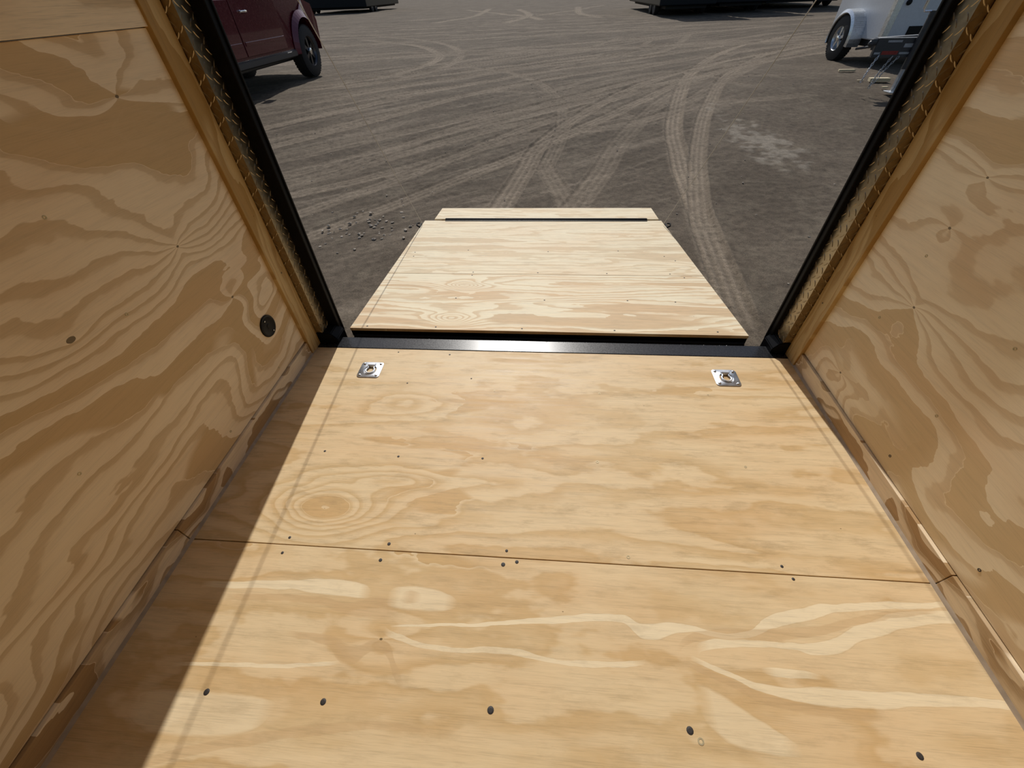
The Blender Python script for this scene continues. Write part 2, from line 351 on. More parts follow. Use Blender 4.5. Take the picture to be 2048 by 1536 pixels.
def wall(side):
    s = -1 if side == 'left' else 1
    X = lambda a, b: (min(s*a, s*b), max(s*a, s*b))
    wb = MB().box(*X(WX+.01, WX+TT), FRONT-TT, .10, -.16, HT+.02).build('wall_'+side, M_WHITE); tag(wb, kind='structure')
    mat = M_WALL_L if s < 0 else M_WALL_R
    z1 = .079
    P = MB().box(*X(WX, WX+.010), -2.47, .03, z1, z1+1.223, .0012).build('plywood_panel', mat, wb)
    MB().box(*X(WX, WX+.010), FRONT, -2.474, z1, z1+1.223, .001).build('plywood_panel', M_WALL_U, wb)
    MB().box(*X(WX-.009, WX+.010), FRONT, .03, z1+1.226, HT, .001).build('plywood_panel', M_WALL_U, wb)
    bb = MB().box(*X(HW, WX+.010), -1.073, -.062, .001, z1-.002, .0012).build('baseboard_'+side, M_TRIM_H); tag(bb, kind='structure')
    MB().box(*X(HW, WX+.010), FRONT, -1.076, .001, z1-.002, .0012).build('board', M_TRIM_H, bb)
    # bead of caulk where board meets floor
    m = MB(); m.prism([(s*HW, 0), (s*(HW-.008), 0), (s*HW, .009)], FRONT, -.01, 'y'); m.build('caulk_bead', M_CAULK, bb)
    tv = MB().box(*X(HW-.006, WX+.010), -.060, .032, .001, HT, .0015).build('trim_%d' % (1 if s < 0 else 2), M_TRIM_V); tag(tv, kind='structure')
    if s < 0: pts = ((-.702,.988),(-.703,.702),(-1.098,.462),(-.30,.12),(-.69,.13))
    else: pts = ((-.685,.133),(-1.086,.152),(-.697,.639),(-.69,.358),(-.286,.693),(-.284,.447))
    for (y, z) in pts: screw(s*WX, y, z, P, M_BRASS if s < 0 or z > .3 else M_SCREW, .005, 'x')
    screw(s*(HW-.006), -.01, .33 if s > 0 else .45, tv, M_SCREW, .0035, 'x')
    return wb
wall('left'); wall('right')
c = MB().box(-WX-TT, WX+TT, FRONT-TT, .10, HT+.02, HT+.07).build('ceiling', M_ROOF); tag(c, kind='structure')
fw = MB().box(-WX-.01, WX+.01, FRONT-TT, FRONT, -.16, HT+.02).build('wall_front', M_WALL_U); tag(fw, kind='structure')

# rear opening: diamond plate jambs, black steel edge, header and sill
door = empty('door_1'); tag(door, kind='structure')
JX = 1.187
def jamb(s):
    X = lambda a, b: (min(s*a, s*b), max(s*a, s*b))
    m = MB(); m.box(*X(JX, WX+TT), .034, .112, .0, HT)
    P = m.build('diamond_plate_jamb', M_DIAMOND, door)
    # raised lozenges on both faces of the bent sheet
    m = MB()
    def loz(cx, cz, ang, frame):
        L, Wd, H = .0155, .0036, .0019
        prof = [(-L, 0), (-L*.6, Wd*.75), (0, Wd), (L*.6, Wd*.75), (L, 0), (L*.6, -Wd*.75), (0, -Wd), (-L*.6, -Wd*.75)]
        ca, sa = math.cos(ang), math.sin(ang)
        base = [m.bm.verts.new(frame(cx+a*ca-b*sa, cz+a*sa+b*ca, 0)) for a, b in prof]
        top = [m.bm.verts.new(frame(cx+a*.75*ca-b*.5*sa, cz+a*.75*sa+b*.5*ca, H)) for a, b in prof]
        m.bm.faces.new(top)
        for k in range(8): m.bm.faces.new((base[k], base[(k+1)%8], top[(k+1)%8], top[k]))
    fy = lambda a, z, h: (s*(JX-h), a, z)
    fx = lambda a, z, h: (s*a, .034-h, z)
    for i in range(int(HT/.031)):
        z = .02+i*.031
        for j, a in enumerate((.048, .078, .105)):
            loz(a, z+(.0155 if j % 2 else 0), (1 if (i+j) % 2 else -1)*PI/4+PI/2, fy)
        for j, a in enumerate((1.200, 1.222)):
            loz(a, z+(.0155 if j % 2 else 0), (1 if (i+j) % 2 else -1)*PI/4+PI/2, fx)
    m.build('raised_tread', M_DIAMOND, P, recalc=True)
    L0 = 1.134 if s < 0 else 1.166
    m = MB(); m.box(*X(L0, WX+TT), .113, .158, -.14, HT, .004)
    m.box(*X(L0-.006, L0+.026), .140, .150, .01, HT, .002)
    m.build('black_post', M_BLACK, door)
    # welded gusset at the foot of the post
    m = MB(); m.prism([(s*1.235, .001), (s*(L0-.016), .001), (s*(L0-.016), .03), (s*(L0+.011), .065), (s*1.235, .075)], .030, .130, 'y', .004)
    m.build('corner_gusset', M_BLACK, door)
jamb(-1); jamb(1)
MB().box(-WX-TT, WX+TT, .034, .158, HT-.06, HT+.07, .004).build('header', M_BLACK, door)
m = MB(); m.box(-WX-TT, WX+TT, -.0045, .088, -.15, .0015, .004); m.build('sill', M_SILL, door)
m = MB()
for k in range(26):
    x = -1.1+2.2*random.random(); m.ball((x, .078+.008*random.random(), .0005), .0035, (1.4, .8, .4), 5)
m.build('weld_bead', M_SILL, door)

# ------------------------------------------------------------ fittings
def ring_unit(cx, cy, label, rz=0):
    t = empty('tie_down_ring', (cx, cy, 0)); t.rotation_euler.z = rz
    tag(t, label, 'tie-down ring', 'recessed tie-down rings in the floor')
    hx, hy = .057, .056
    # plate with a dished well: rounded square rings lofted
    def rsq(hx, hy, r, n=6):
        P = []
        for (sx, sy, a0) in ((1,1,0),(-1,1,PI/2),(-1,-1,PI),(1,-1,1.5*PI)):
            for k in range(n+1):
                a = a0+k*PI/2/n; P.append((sx*(hx-r)+r*math.cos(a), sy*(hy-r)+r*math.sin(a)))
        return P
    b = MB(); rings = []
    N = 28
    def circ(r, oy=0):
        q = []
        for (sx, sy, a0) in ((1,1,0),(-1,1,PI/2),(-1,-1,PI),(1,-1,1.5*PI)):
            for k in range(7): a = a0+k*PI/2/7+PI/28; q.append((r*math.cos(a), oy+r*math.sin(a)))
        return q
    lay = [(rsq(hx,hy,.016),.0), (rsq(hx,hy,.016),.003), (rsq(hx-.002,hy-.002,.015),.004), (circ(.036,-.004),.004), (circ(.034,-.004),.0048), (circ(.031,-.004),.002), (circ(.020,-.004),-.010), (circ(.012,-.004),-.011)]
    R = [[b.bm.verts.new((x, y, z)) for x, y in P] for P, z in lay]
    for A, B in zip(R[:-1], R[1:]):
        for k in range(N): b.bm.faces.new((A[k], A[(k+1)%N], B[(k+1)%N], B[k]))
    b.bm.faces.new(R[-1])
    pl = b.build('plate', M_ZINC, t, smooth=35, recalc=True); pl.location = (0,0,0)
    dk = MB().lathe([(-.0108, .012), (-.0095, .012)], (0, -.004, 0), 'z', 20).build('drain_hole', M_PLASTIC, t); dk.location = (0,0,0)
    b = MB(); pts = []
    for k in range(17):
        a = math.radians(130)+math.radians(280)*k/16; pts.append((.0215*math.cos(a), -.006+.0215*math.sin(a), .004))
    pts = [(-.016, .030, .007)]+pts+[(.016, .030, .007)]
    b.tube(pts, .0052, 10, closed=True); rg = b.build('ring', M_ZINC, t, smooth=50); rg.location = (0,0,0)
    b = MB(); b.prism([(.018,.003),(.020,.0115),(.026,.0145),(.034,.0145),(.040,.011),(.042,.003)], -.018, .018, 'x', .001)
    q = b.build('clamp_bracket', M_ZINC, t, smooth=40); q.location = (0,0,0)
    for sx in (-1, 1):
        for sy in (-1, 1):
            b = MB(); b.lathe([(.003,.0072),(.0062,.0068),(.0082,.0048),(.0088,.002)], (sx*.0425, sy*.0415, 0), 'z', 14)
            q = b.build('bolt', M_ZINC, t, smooth=50); q.location = (0,0,0)
    return t
ring_unit(-.873, -.174, 'zinc recessed tie-down ring in the sunlit floor at its left, near the black sill')
ring_unit(.877, -.161, 'zinc recessed tie-down ring in the floor at its right, near the black sill', .0)

t = empty('round_cover', (-WX, -.232, .310)); tag(t, 'round black plastic cover plate screwed low on the left plywood wall', 'cover plate')
b = MB(); b.lathe([(0,.050),(.003,.050),(.006,.048),(.007,.042),(.0055,.039),(.0055,.012),(.0075,.010)], (0,0,0), 'x', 48)
q = b.build('plate', M_PLASTIC, t, smooth=30); q.location = (0,0,0)
for k in (-1, 1):
    b = MB(); b.lathe([(.006,.0035),(.0095,.0032),(.010,.0015)], (0, k*-.012, k*.032), 'x', 12); q = b.build('screw', M_ZINC, t); q.location = (0,0,0)

# ------------------------------------------------------------ ramp door
RY0, RY1, RZ0, RSL = .128, 2.03, .034, -.0993
def rz(y): return RZ0+RSL*(y-RY0)
def rx(y): return -.007-.022*(y-RY0)
RWH = 1.076
ramp = empty('ramp_door'); tag(ramp, 'lowered rear ramp door decked in pale bleached plywood with black steel frame, beyond the black sill', 'ramp')
def deck(y0, y1, hw, name, mat, th=.018, dz=0, cx=None):
    c0 = rx(y0) if cx is None else cx; c1 = rx(y1) if cx is None else cx
    z0, z1 = rz(y0)+dz, rz(y1)+dz
    m = MB(); m.hexa([(c0-hw,y0,z0-th),(c0+hw,y0,z0-th),(c1+hw,y1,z1-th),(c1-hw,y1,z1-th),(c0-hw,y0,z0),(c0+hw,y0,z0),(c1+hw,y1,z1),(c1-hw,y1,z1)], .0012)
    return m.build(name, mat, ramp)
DA = deck(RY0, .861, RWH, 'deck_board', M_RAMP_A); DB = deck(.864, RY1, RWH, 'deck_board', M_RAMP_B)
m = MB()
def rbeam(x0, x1, y0, y1, zt=.019, zb=.060):
    m.hexa([(rx(y0)+x0,y0,rz(y0)-zb),(rx(y0)+x1,y0,rz(y0)-zb),(rx(y1)+x1,y1,rz(y1)-zb),(rx(y1)+x0,y1,rz(y1)-zb),(rx(y0)+x0,y0,rz(y0)-zt),(rx(y0)+x1,y0,rz(y0)-zt),(rx(y1)+x1,y1,rz(y1)-zt),(rx(y1)+x0,y1,rz(y1)-zt)], .003)
rbeam(-RWH-.002, RWH+.002, RY0+.006, RY0+.055); rbeam(-RWH, RWH, RY1-.05, RY1-.004, .019, .035)
for x in (-RWH, -.5, .0, .5, RWH-.05): rbeam(x, x+.05, RY0+.05, RY1-.04, .019, .04)
m.build('frame', M_BLACK, ramp)
m = MB(); m.box(-1.08, 1.07, .088, .135, -.13, -.035, .004); 
m.cyl((-1.06,.112,-.012), (1.05,.112,-.012), .014); m.build('hinge_tube', M_BLACK, ramp, smooth=40)
FL_ = deck(2.046, 2.39, 1.02, 'end_flap', M_RAMP_B, dz=.010, cx=-.015)
m = MB(); y0, y1 = 2.012, 2.062
m.hexa([(-.93,y0,rz(y0)+.001),(.90,y0,rz(y0)+.001),(.90,y1,rz(y1)+.003),(-.93,y1,rz(y1)+.003),(-.93,y0,rz(y0)+.005),(.90,y0,rz(y0)+.005),(.90,y1,rz(y1)+.014),(-.93,y1,rz(y1)+.014)], .001)
m.cyl((-.93,2.038,rz(2.038)+.010), (.90,2.038,rz(2.038)+.010), .008, n=12)
m.build('flap_hinge', M_BLACK, ramp, smooth=40)
for s in (-1, 1):
    m = MB(); X0 = rx(1.9)+s*(RWH+.004); 
    m.box(min(X0, X0+s*.012), max(X0, X0+s*.012), 1.86, 1.94, rz(1.9)-.04, rz(1.9)+.004, .002)
    m.tube([(X0+s*.012, 1.88, rz(1.9)-.01), (X0+s*.035, 1.88, rz(1.9)+.004), (X0+s*.04, 1.91, rz(1.9)+.012), (X0+s*.02, 1.93, rz(1.9)+.006)], .006, 8)
    m.build('cable_hook', M_BLACK, ramp, smooth=50)
for (x, y, P) in ((-.99,.15,DA),(-.6,.155,DA),(-.12,.155,DA),(.38,.155,DA),(.92,.16,DA),(-.55,.5,DA),(.0,.49,DA),(.5,.5,DA),(.78,.49,DA),(-.5,.84,DA),(.92,.835,DA),
        (-.5,.89,DB),(-.05,.89,DB),(.42,.89,DB),(.84,.89,DB),(-1.0,1.17,DB),(-1.01,1.25,DB),(.87,1.20,DB),(.93,1.12,DB),(-.6,1.3,DB),(.02,1.28,DB),(.55,1.3,DB)):
    screw(x, y, rz(y)+.0005, P, M_SCREW, .005)

def cable(a, b, label):
    m = MB(); a = Vector(a); b = Vector(b)
    m.tube([a.lerp(b, k/20)+Vector((0,0,-.0)) for k in range(21)], .0024, 8)
    o = m.build('lift_cable', plain('cable_steel', (.42,.41,.39), .5, .3), None, smooth=60, origin=tuple(a))
    return tag(o, label, 'cable', 'lift cables of the ramp door')
cable((-1.115, 1.905, rz(1.905)+.012), (-1.075, .135, HT-.06), 'thin steel lift cable slanting past the red pickup to the left side of the ramp')
cable((1.015, 1.905, rz(1.905)+.012), (1.085, .135, HT-.06), 'thin steel lift cable slanting past the white trailer to the right side of the ramp')

# ------------------------------------------------------------ ground
def gz(x, y):
    t = np.clip((np.asarray(y, float)-2.8)/5.5, 0, 1); return -.2+.2*t*t*(3-2*t)
rng = np.random.default_rng(7)
def vnoise(x, y, s, seed):
    r = np.random.default_rng(seed); G = r.random((256, 256))
    X = x*s; Y = y*s; xi = np.floor(X).astype(int); yi = np.floor(Y).astype(int); fx = X-xi; fy = Y-yi
    fx = fx*fx*(3-2*fx); fy = fy*fy*(3-2*fy)
    g = lambda a, b: G[a % 256, b % 256]
    return (g(xi,yi)*(1-fx)+g(xi+1,yi)*fx)*(1-fy)+(g(xi,yi+1)*(1-fx)+g(xi+1,yi+1)*fx)*fy
def spline(pts, n=24):
    P = np.array(pts, float); out = []
    Q = np.vstack([2*P[0]-P[1], P, 2*P[-1]-P[-2]])
    for i in range(1, len(Q)-2):
        for k in range(n):
            t = k/n; a, b, c_, d_ = Q[i-1], Q[i], Q[i+1], Q[i+2]
            out.append(.5*((2*b)+(-a+c_)*t+(2*a-5*b+4*c_-d_)*t*t+(-a+3*b-3*c_+d_)*t**3))
    out.append(P[-1]); return np.array(out)
# centre lines of the tyre tracks (x, y on the ground), width, strength, tread kind
TRACKS = [
  ([(1.22,.3),(1.31,1.1),(1.47,2.6),(1.62,4.0),(1.90,5.7),(2.9,9.0),(4.6,12.5),(7.5,16.0),(12,19),(19,21)], .23, 1.0, 0),
  ([(1.30,1.6),(1.60,3.0),(2.00,4.6),(2.55,6.3),(3.7,9.0),(5.6,12.0),(8.5,14.6),(13,17)], .20, .8, 0),
  ([(-.62,1.4),(-.46,2.45),(-.28,3.6),(-.05,4.6),(.9,6.6),(2.6,9.0),(5.0,11.6),(9,14.5),(15,17)], .24, .8, 1),
  ([(-2.6,1.2),(-1.7,2.4),(-.9,3.5),(.2,4.8),(1.5,6.6),(3.6,9.4),(7,12.8),(12,16)], .24, .7, 0),
  ([(.30,1.9),(.18,2.7),(.0,3.6),(-.15,4.4)], .22, .55, 1),
  ([(.0,1.6),(.25,2.4),(.62,3.5),(1.05,4.8),(1.9,6.6),(3.4,9.0),(6,12)], .26, .45, 0),
  ([(-3.4,1.0),(-2.3,2.6),(-1.2,4.1),(.2,5.8),(2.0,7.8),(5,10.6),(9,13.4)], .26, .6, 0),
  ([(-4.6,1.6),(-3.0,3.3),(-1.6,5.0),(.2,6.8),(2.8,9.2),(6.5,12.2)], .28, .55, 1),
  ([(-5.4,3.2),(-3.9,4.6),(-2.4,6.2),(-.4,8.4),(3.5,11.4),(9,15)], .28, .6, 0),
  ([(-5.6,4.6),(-3.6,6.3),(-1.6,8.4),(1.2,10.8),(6,14.6),(13,19)], .3, .6, 1),
  ([(-4.6,6.6),(-3.0,8.2),(-.6,10.6),(4,14.4),(10,18.6),(18,22)], .3, .5, 0),
  ([(-4.8,8.4),(-3.9,9.6),(-3.2,11.6),(-3.4,14),(-5,17),(-8,20)], .3, .8, 0),
  ([(-4.4,8.0),(-3.4,9.2),(-2.6,11.4),(-2.8,14.4),(-4.4,18),(-8,22)], .26, .6, 1),
  ([(-6,13),(-2,14.6),(4,17.5),(12,22),(24,27)], .4, .6, 0),
  ([(-12,16),(-4,18.5),(4,21),(14,25),(26,30)], .5, .6, 0),
  ([(-14,22),(-4,23),(6,25),(20,31)], .5, .6, 1),
  ([(-.5,30),(-1.5,34),(-4,40),(-8,50)], .5, .9, 0), ([(-2.5,28),(-1.5,36),(-3,48)], .5, .9, 0), ([(3.0,30),(2.0,36),(2.4,48)], .5, .8, 0),
  ([(-7,30),(-5.5,38),(-6,52)], .5, .9, 0), ([(-10,33),(-5,38),(0,36),(4,31)], .4, .8, 1), ([(-3.6,30),(.5,38),(5,50)], .4, .8, 1),
  ([(-.1,3.3),(.2,5.2),(.1,7.2),(-.7,9.4),(-2.2,11)], .2, .5, 0),
]
rt = random.Random(11)
for k in range(16):
    y0_ = rt.uniform(1.5, 11); x0_ = -4.8+rt.uniform(-.6, .6); sl_ = rt.uniform(.62, .95)
    P_ = []
    for j in range(6):
        xx = x0_+j*rt.uniform(1.7, 2.1); P_.append((xx, y0_+sl_*(xx-x0_)+.05*(xx-x0_)**2*rt.uniform(-.5, .3)+rt.uniform(-.1, .1)))
    TRACKS.append((P_, rt.uniform(.18, .3), rt.uniform(.3, .6), k % 2))
for k in range(10):
    y0_ = rt.uniform(12, 30); P_ = [(xx, y0_+rt.uniform(-.8, .8)+.12*xx) for xx in (-14, -8, -3, 2, 7, 13)]
    TRACKS.append((P_, rt.uniform(.3, .5), rt.uniform(.3, .6), 1))
NR, NC = 1300, 1300
tt = np.linspace(0, 1, NR)
ys = -1.+.6*(np.exp(tt*6.2)-1); ys[0] = -12.        # dense near, sparse far (to about y = 75)
uu = np.linspace(-1, 1, NC); uu = np.sign(uu)*(np.abs(uu)**1.5)
GX = uu[None, :]*(5.0+1.35*(np.maximum(ys, -1.)[:, None]+2)); GY = np.repeat(ys[:, None], NC, 1)
z = gz(GX, GY)
lump = (vnoise(GX, GY, .6, 1)-.5)*.05+(vnoise(GX, GY, 1.9, 2)-.5)*.022
fine = (vnoise(GX, GY, 9, 3)-.5)*.008+(vnoise(GX, GY, 23, 4)-.5)*.006+(vnoise(GX, GY, 48, 5)-.5)*.0045
near = np.clip((GY-2.3)/1.2, 0, 1)
dust = np.zeros_like(z); rough_ = np.ones_like(z); th = np.zeros_like(z)
for (pts, wd, st, kind) in TRACKS:
    C = spline(pts, 16); seg = np.hypot(*(C[1:]-C[:-1]).T); cum = np.concatenate([[0], np.cumsum(seg)])
    bx0, by0 = C.min(0)-wd*1.5; bx1, by1 = C.max(0)+wd*1.5
    idx = np.nonzero((GX > bx0) & (GX < bx1) & (GY > by0) & (GY < by1))
    px, py = GX[idx], GY[idx]
    best = np.full(px.shape, 1e9); sd = np.zeros_like(px); sl = np.zeros_like(px)
    for i in range(len(C)-1):
        a, b_ = C[i], C[i+1]; dx, dy = b_-a; L2 = dx*dx+dy*dy
        near_ = np.nonzero((np.abs(px-(a[0]+b_[0])/2) < abs(dx)/2+wd*1.2) & (np.abs(py-(a[1]+b_[1])/2) < abs(dy)/2+wd*1.2))[0]
        if not len(near_): continue
        qx, qy = px[near_], py[near_]
        t_ = np.clip(((qx-a[0])*dx+(qy-a[1])*dy)/L2, 0, 1); ex = qx-(a[0]+t_*dx); ey = qy-(a[1]+t_*dy); dd = np.hypot(ex, ey)
        k = dd < best[near_]; kk = near_[k]
        best[kk] = dd[k]; sd[kk] = (np.sign(ex*dy-ey*dx)*dd)[k]; sl[kk] = (cum[i]+t_*math.sqrt(L2))[k]
    ok = best < wd*1.1
    h = wd/2; d_ = sd/h
    inside = 1/(1+np.exp((np.abs(d_)-1)*16)); lip = np.exp(-((np.abs(d_)-1.12)/.12)**2)
    rib = np.cos(d_*PI*3.5)
    lug = np.tanh(2*np.sin(sl*2*PI/.075+(d_*3.0 if kind == 0 else np.abs(d_)*5.0)))
    fadeend = np.clip(np.minimum(sl, cum[-1]-sl)/.6, 0, 1)
    wear = .62+.38*vnoise(px, py, .9, 50+kind)
    amt = st*fadeend*wear*ok
    dz_ = amt*(-.015*inside+.009*lip+inside*(.0034*rib+.0013*lug))
    th[idx] = th[idx]*(1-.7*amt*inside)+dz_
    dust[idx] = np.maximum(dust[idx]*(1-.5*inside*amt), np.clip(amt*(inside*(.80+.30*rib+.08*lug)+.30*lip), 0, 1))
    rough_[idx] *= 1-.6*np.clip(amt*inside, 0, 1)
# dry pale crust with a shape of its own
px_, py_ = GX-2.78, GY-4.3
blob = np.exp(-((px_/.55)**2+(py_/1.1)**2))*1.5+np.exp(-(((GX-2.6)/.4)**2+((GY-6.3)/1.3)**2))*.8+np.exp(-(((GX-1.9)/.25)**2+((GY-2.0)/.4)**2))*.55
cr = vnoise(GX, GY, 7.5, 31)*.55+vnoise(GX, GY, 17, 32)*.45
crust = np.clip((blob*cr-.50)*3.2, 0, 1)
rough_ = rough_*(1-.4*crust)
z = z+(lump*near*.7+th*1.4)*1.0+fine*rough_*(.4+.6*np.clip((GY-.2)/2, 0, 1))+crust*.003
z = np.where((GY < 2.45) & (np.abs(GX) < 1.35), np.minimum(z, -.203), z)
co = np.stack([GX, GY, z], -1).reshape(-1, 3).astype(np.float32)
i = np.arange(NR-1)[:, None]*NC+np.arange(NC-1)[None, :]
faces = np.stack([i, i+1, i+NC+1, i+NC], -1).reshape(-1, 4).astype(np.int32)
me = bpy.data.meshes.new('ground'); me.vertices.add(len(co)); me.vertices.foreach_set('co', co.ravel())
me.loops.add(faces.size); me.loops.foreach_set('vertex_index', faces.ravel())
me.polygons.add(len(faces)); me.polygons.foreach_set('loop_start', np.arange(0, faces.size, 4, dtype=np.int32)); me.polygons.foreach_set('loop_total', np.full(len(faces), 4, np.int32))
me.update(calc_edges=True); me.polygons.foreach_set('use_smooth', np.ones(len(faces), bool))
for nm, arr in (('dust', dust), ('crust', crust)):
    a = me.attributes.new(nm, 'FLOAT', 'POINT'); a.data.foreach_set('value', arr.ravel().astype(np.float32))
t = NT('packed_dirt'); v, ax = t.obj()
def attr(t, n):
    q = t.n.new('ShaderNodeAttribute'); q.attribute_name = n; return q.outputs['Fac']
n1 = t.noise(v, .5, 5, .6); n2 = t.noise(v, 14., 6, .7); n3 = t.noise(v, 120., 3, .7); n4 = t.noise(v, 2.3, 5, .65)
c = t.mix(t.ramp(n1, [(.35, 0.), (.65, 1.)]), (.095,.074,.053), (.138,.109,.080))
c = t.mix(t.ramp(n4, [(.5, 0.), (.68, .6)]), c, (.175,.144,.105))
ca_, sa_ = math.cos(.66), math.sin(.66)      # old scrape marks running across the left of the yard
ru = t.add(t.mul(ax[0], ca_), t.mul(ax[1], sa_)); rv_ = t.add(t.mul(ax[0], -sa_), t.mul(ax[1], ca_))
n5 = t.noise(t.xyz(t.mul(ru, .45), t.mul(rv_, 5.5), 2.), 1., 5., .62, .4)
lm = t.ramp(t.mul(t.add(t.add(t.mul(ax[1], .45), .6), t.mul(ax[0], -1.)), .5), [(0., 0.), (.6, 1.)])
c = t.mix(t.mul(t.ramp(n5, [(.50, 0.), (.64, .55)]), lm), c, (.235,.190,.142))
c = t.mix(t.mul(t.ramp(n5, [(.34, .45), (.44, 0.)]), lm), c, (.070,.055,.040))
c = t.mix(t.mul(attr(t, 'dust'), .78), c, (.33,.265,.195))
c = t.mix(t.mul(attr(t, 'crust'), .62), c, (.30,.262,.21))
c = t.mix(1., c, t.ramp(n2, [(.3, .62), (.6, 1.1)]), 'MULTIPLY'); c = t.mix(1., c, t.ramp(n3, [(.3, .6), (.62, 1.2)]), 'MULTIPLY')
t.set(col=c, rough=.95, spec=.15); t.bump(t.add(t.mul(n2, .6), t.mul(n3, .5)), .55, .012)
me.materials.append(t.m); g = bpy.data.objects.new('ground', me); COL.objects.link(g); tag(g, kind='structure')

# loose gravel: beyond counting
m = MB(); rs = random.Random(3)
spots = [(rs.gauss(-1.62,.28), rs.gauss(1.95,.22), rs.uniform(.006,.02)) for _ in range(70)]
spots += [(rs.uniform(-5, 6), rs.uniform(.8, 9), rs.uniform(.004,.012)) for _ in range(330)]
for (x, y, r) in spots:
    if (abs(x) < 1.2 and y < 2.5) or x > 4.6: continue
    b = bmesh.new(); bmesh.ops.create_icosphere(b, subdivisions=1, radius=r)
    for q in b.verts: q.co *= rs.uniform(.7, 1.2)
    m.add(b, Matrix.Translation((x, y, float(gz(x, y))+r*.2)) @ Matrix.Rotation(rs.uniform(0, 6), 4, 'Z') @ Matrix.Diagonal((1.2, .9, .6, 1)))
o = m.build('gravel', plain('stone', (.34,.29,.23), .9, var=.4, scale=12)); tag(o, 'loose small stones scattered over the dirt yard', 'gravel', kind='stuff')

# ------------------------------------------------------------ red pickup
def wheel(c, R, wd, side, rimR, parent, rimmat, spokes=6, name='wheel'):
    """side: +1 outer face towards +x"""
    m = MB(); h = wd/2
    m.lathe([(-h, rimR*.98), (-h*.98, R*.90), (-h*.8, R*.985), (0, R), (h*.8, R*.985), (h*.98, R*.90), (h, rimR*.98), (h*.5, rimR*.96), (-h*.5, rimR*.96)], c, 'x', 56, closed=True)
    for k in range(44):                                        # tread lugs
        a = k*2*PI/44
        for sx in (-1, 0, 1):
            b = bmesh.new(); bmesh.ops.create_cube(b, size=1)
            M = Matrix.Translation(c) @ Matrix.Rotation(a+(.07 if sx == 0 else 0), 4, 'X') @ Matrix.Translation((sx*h*.62, 0, R*.985)) @ Matrix.Diagonal((h*.5, R*.085, R*.03, 1))
            m.add(b, M)
    tyre = m.build(name, M_RUBBER, parent, smooth=40)
    m = MB(); s = side
    m.lathe([(s*h*.86, rimR), (s*h*.95, rimR*.97), (s*h*.80, rimR*.90), (s*h*.15, rimR*.86), (s*h*.12, rimR*.2), (0, rimR*.2), (0, rimR)], c, 'x', 40, closed=True)
    for k in range(spokes):
        a = k*2*PI/spokes
        b = bmesh.new(); bmesh.ops.create_cube(b, size=1)
        for q in b.verts:
            if q.co.z > 0: q.co.x *= .6; q.co.y *= 1.5
        m.add(b, Matrix.Translation(c) @ Matrix.Rotation(a, 4, 'X') @ Matrix.Translation((s*h*.62, 0, rimR*.52)) @ Matrix.Diagonal((h*.3, rimR*.2, rimR*.8, 1)))
    m.build('rim', rimmat, tyre, smooth=40)
    m = MB(); m.lathe([(s*h*.5, rimR*.24), (s*h*.95, rimR*.22), (s*h*1.02, rimR*.12), (s*h*1.03, rimR*.03)], c, 'x', 20)
    m.build('hub_cap', M_CHROME, tyre, smooth=40)
    return tyre
pk = empty('pickup_truck', (-6.4, 8.0, 0)); tag(pk, 'dark red four-door pickup truck parked on the dirt, seen from its shaded side', 'pickup truck')
XS = -5.50                                                # its near side
def arch(cy, r, z0, n=14):                               # wheel arch as points from front to rear
    return [(cy+r*math.cos(a), z0+r*math.sin(a)) for a in [k*PI/n for k in range(n+1)]]
FWY, RWY = 9.95, 6.25-.12; WR = .46
# lower body, cab and bed extruded across the truck from side profiles
prof = [(10.82,.55),(10.85,.95),(10.78,1.22),(10.5,1.33),(8.95,1.42),(4.35,1.42),(4.35,.62)]
low = [(5.6,.52)]+[q for q in arch(RWY,.53,.50)][::-1][0:0]
body = [(10.48,.52)]+[(FWY+.55*math.cos(a), .46+.60*math.sin(a)) for a in [k*PI/16 for k in range(1,16)]]+[(9.40,.50),(6.72,.50)]+\
       [(RWY+.55*math.cos(a), .46+.58*math.sin(a)) for a in [k*PI/16 for k in range(1,16)]]+[(5.5,.55),(4.35,.62),(4.35,1.40),(8.95,1.40),(10.3,1.33),(10.58,1.24),(10.70,.95),(10.68,.56)]
m = MB()
b = bmesh.new()
X0, X1 = XS-1.92, XS
secs = [(X0,0),(X0+.06,1),(X1-.05,1),(X1,0)]
# side skin bulges at mid height
A = [b.verts.new((X1-(.07 if z_ > 1.3 else (.0 if z_ > .75 else .03)), y_, z_)) for y_, z_ in body]
B = [b.verts.new((X0+(.07 if z_ > 1.3 else (.0 if z_ > .75 else .03)), y_, z_)) for y_, z_ in body]
b.faces.new(A); b.faces.new(B[::-1]); n_ = len(body)
for k in range(n_): b.faces.new((A[k], B[k], B[(k+1)%n_], A[(k+1)%n_]))
bmesh.ops.triangulate(b, faces=[f for f in b.faces if len(f.verts) > 4])
m.add(b); m.build('body', M_RED, pk)
m = MB()
cab = [(9.05,1.39),(8.45,1.92),(6.35,1.95),(5.95,1.39)]
m.hexa([(X1-.08,9.05,1.38),(X0+.08,9.05,1.38),(X0+.08,5.95,1.38),(X1-.08,5.95,1.38),(X1-.26,8.35,1.93),(X0+.26,8.35,1.93),(X0+.26,6.3,1.95),(X1-.26,6.3,1.95)], .03)
m.build('cab', M_RED, pk)
def side_pane(y0, y1, y2, y3):                             # window glass on the leaning cab side
    m = MB(); f = lambda y, z: (X1-.08-(z-1.38)/.55*.18+.006, y, z)
    g = lambda y, z: (X1-.10-(z-1.38)/.55*.18, y, z)
    P = [(y0,1.43),(y1,1.43),(y2,1.83),(y3,1.83)]
    m.hexa([g(*q) for q in P]+[f(*q) for q in P]); m.build('side_window', M_GLASS, pk)
side_pane(8.80,7.45,7.45,8.32); side_pane(7.33,6.25,6.5,7.33)
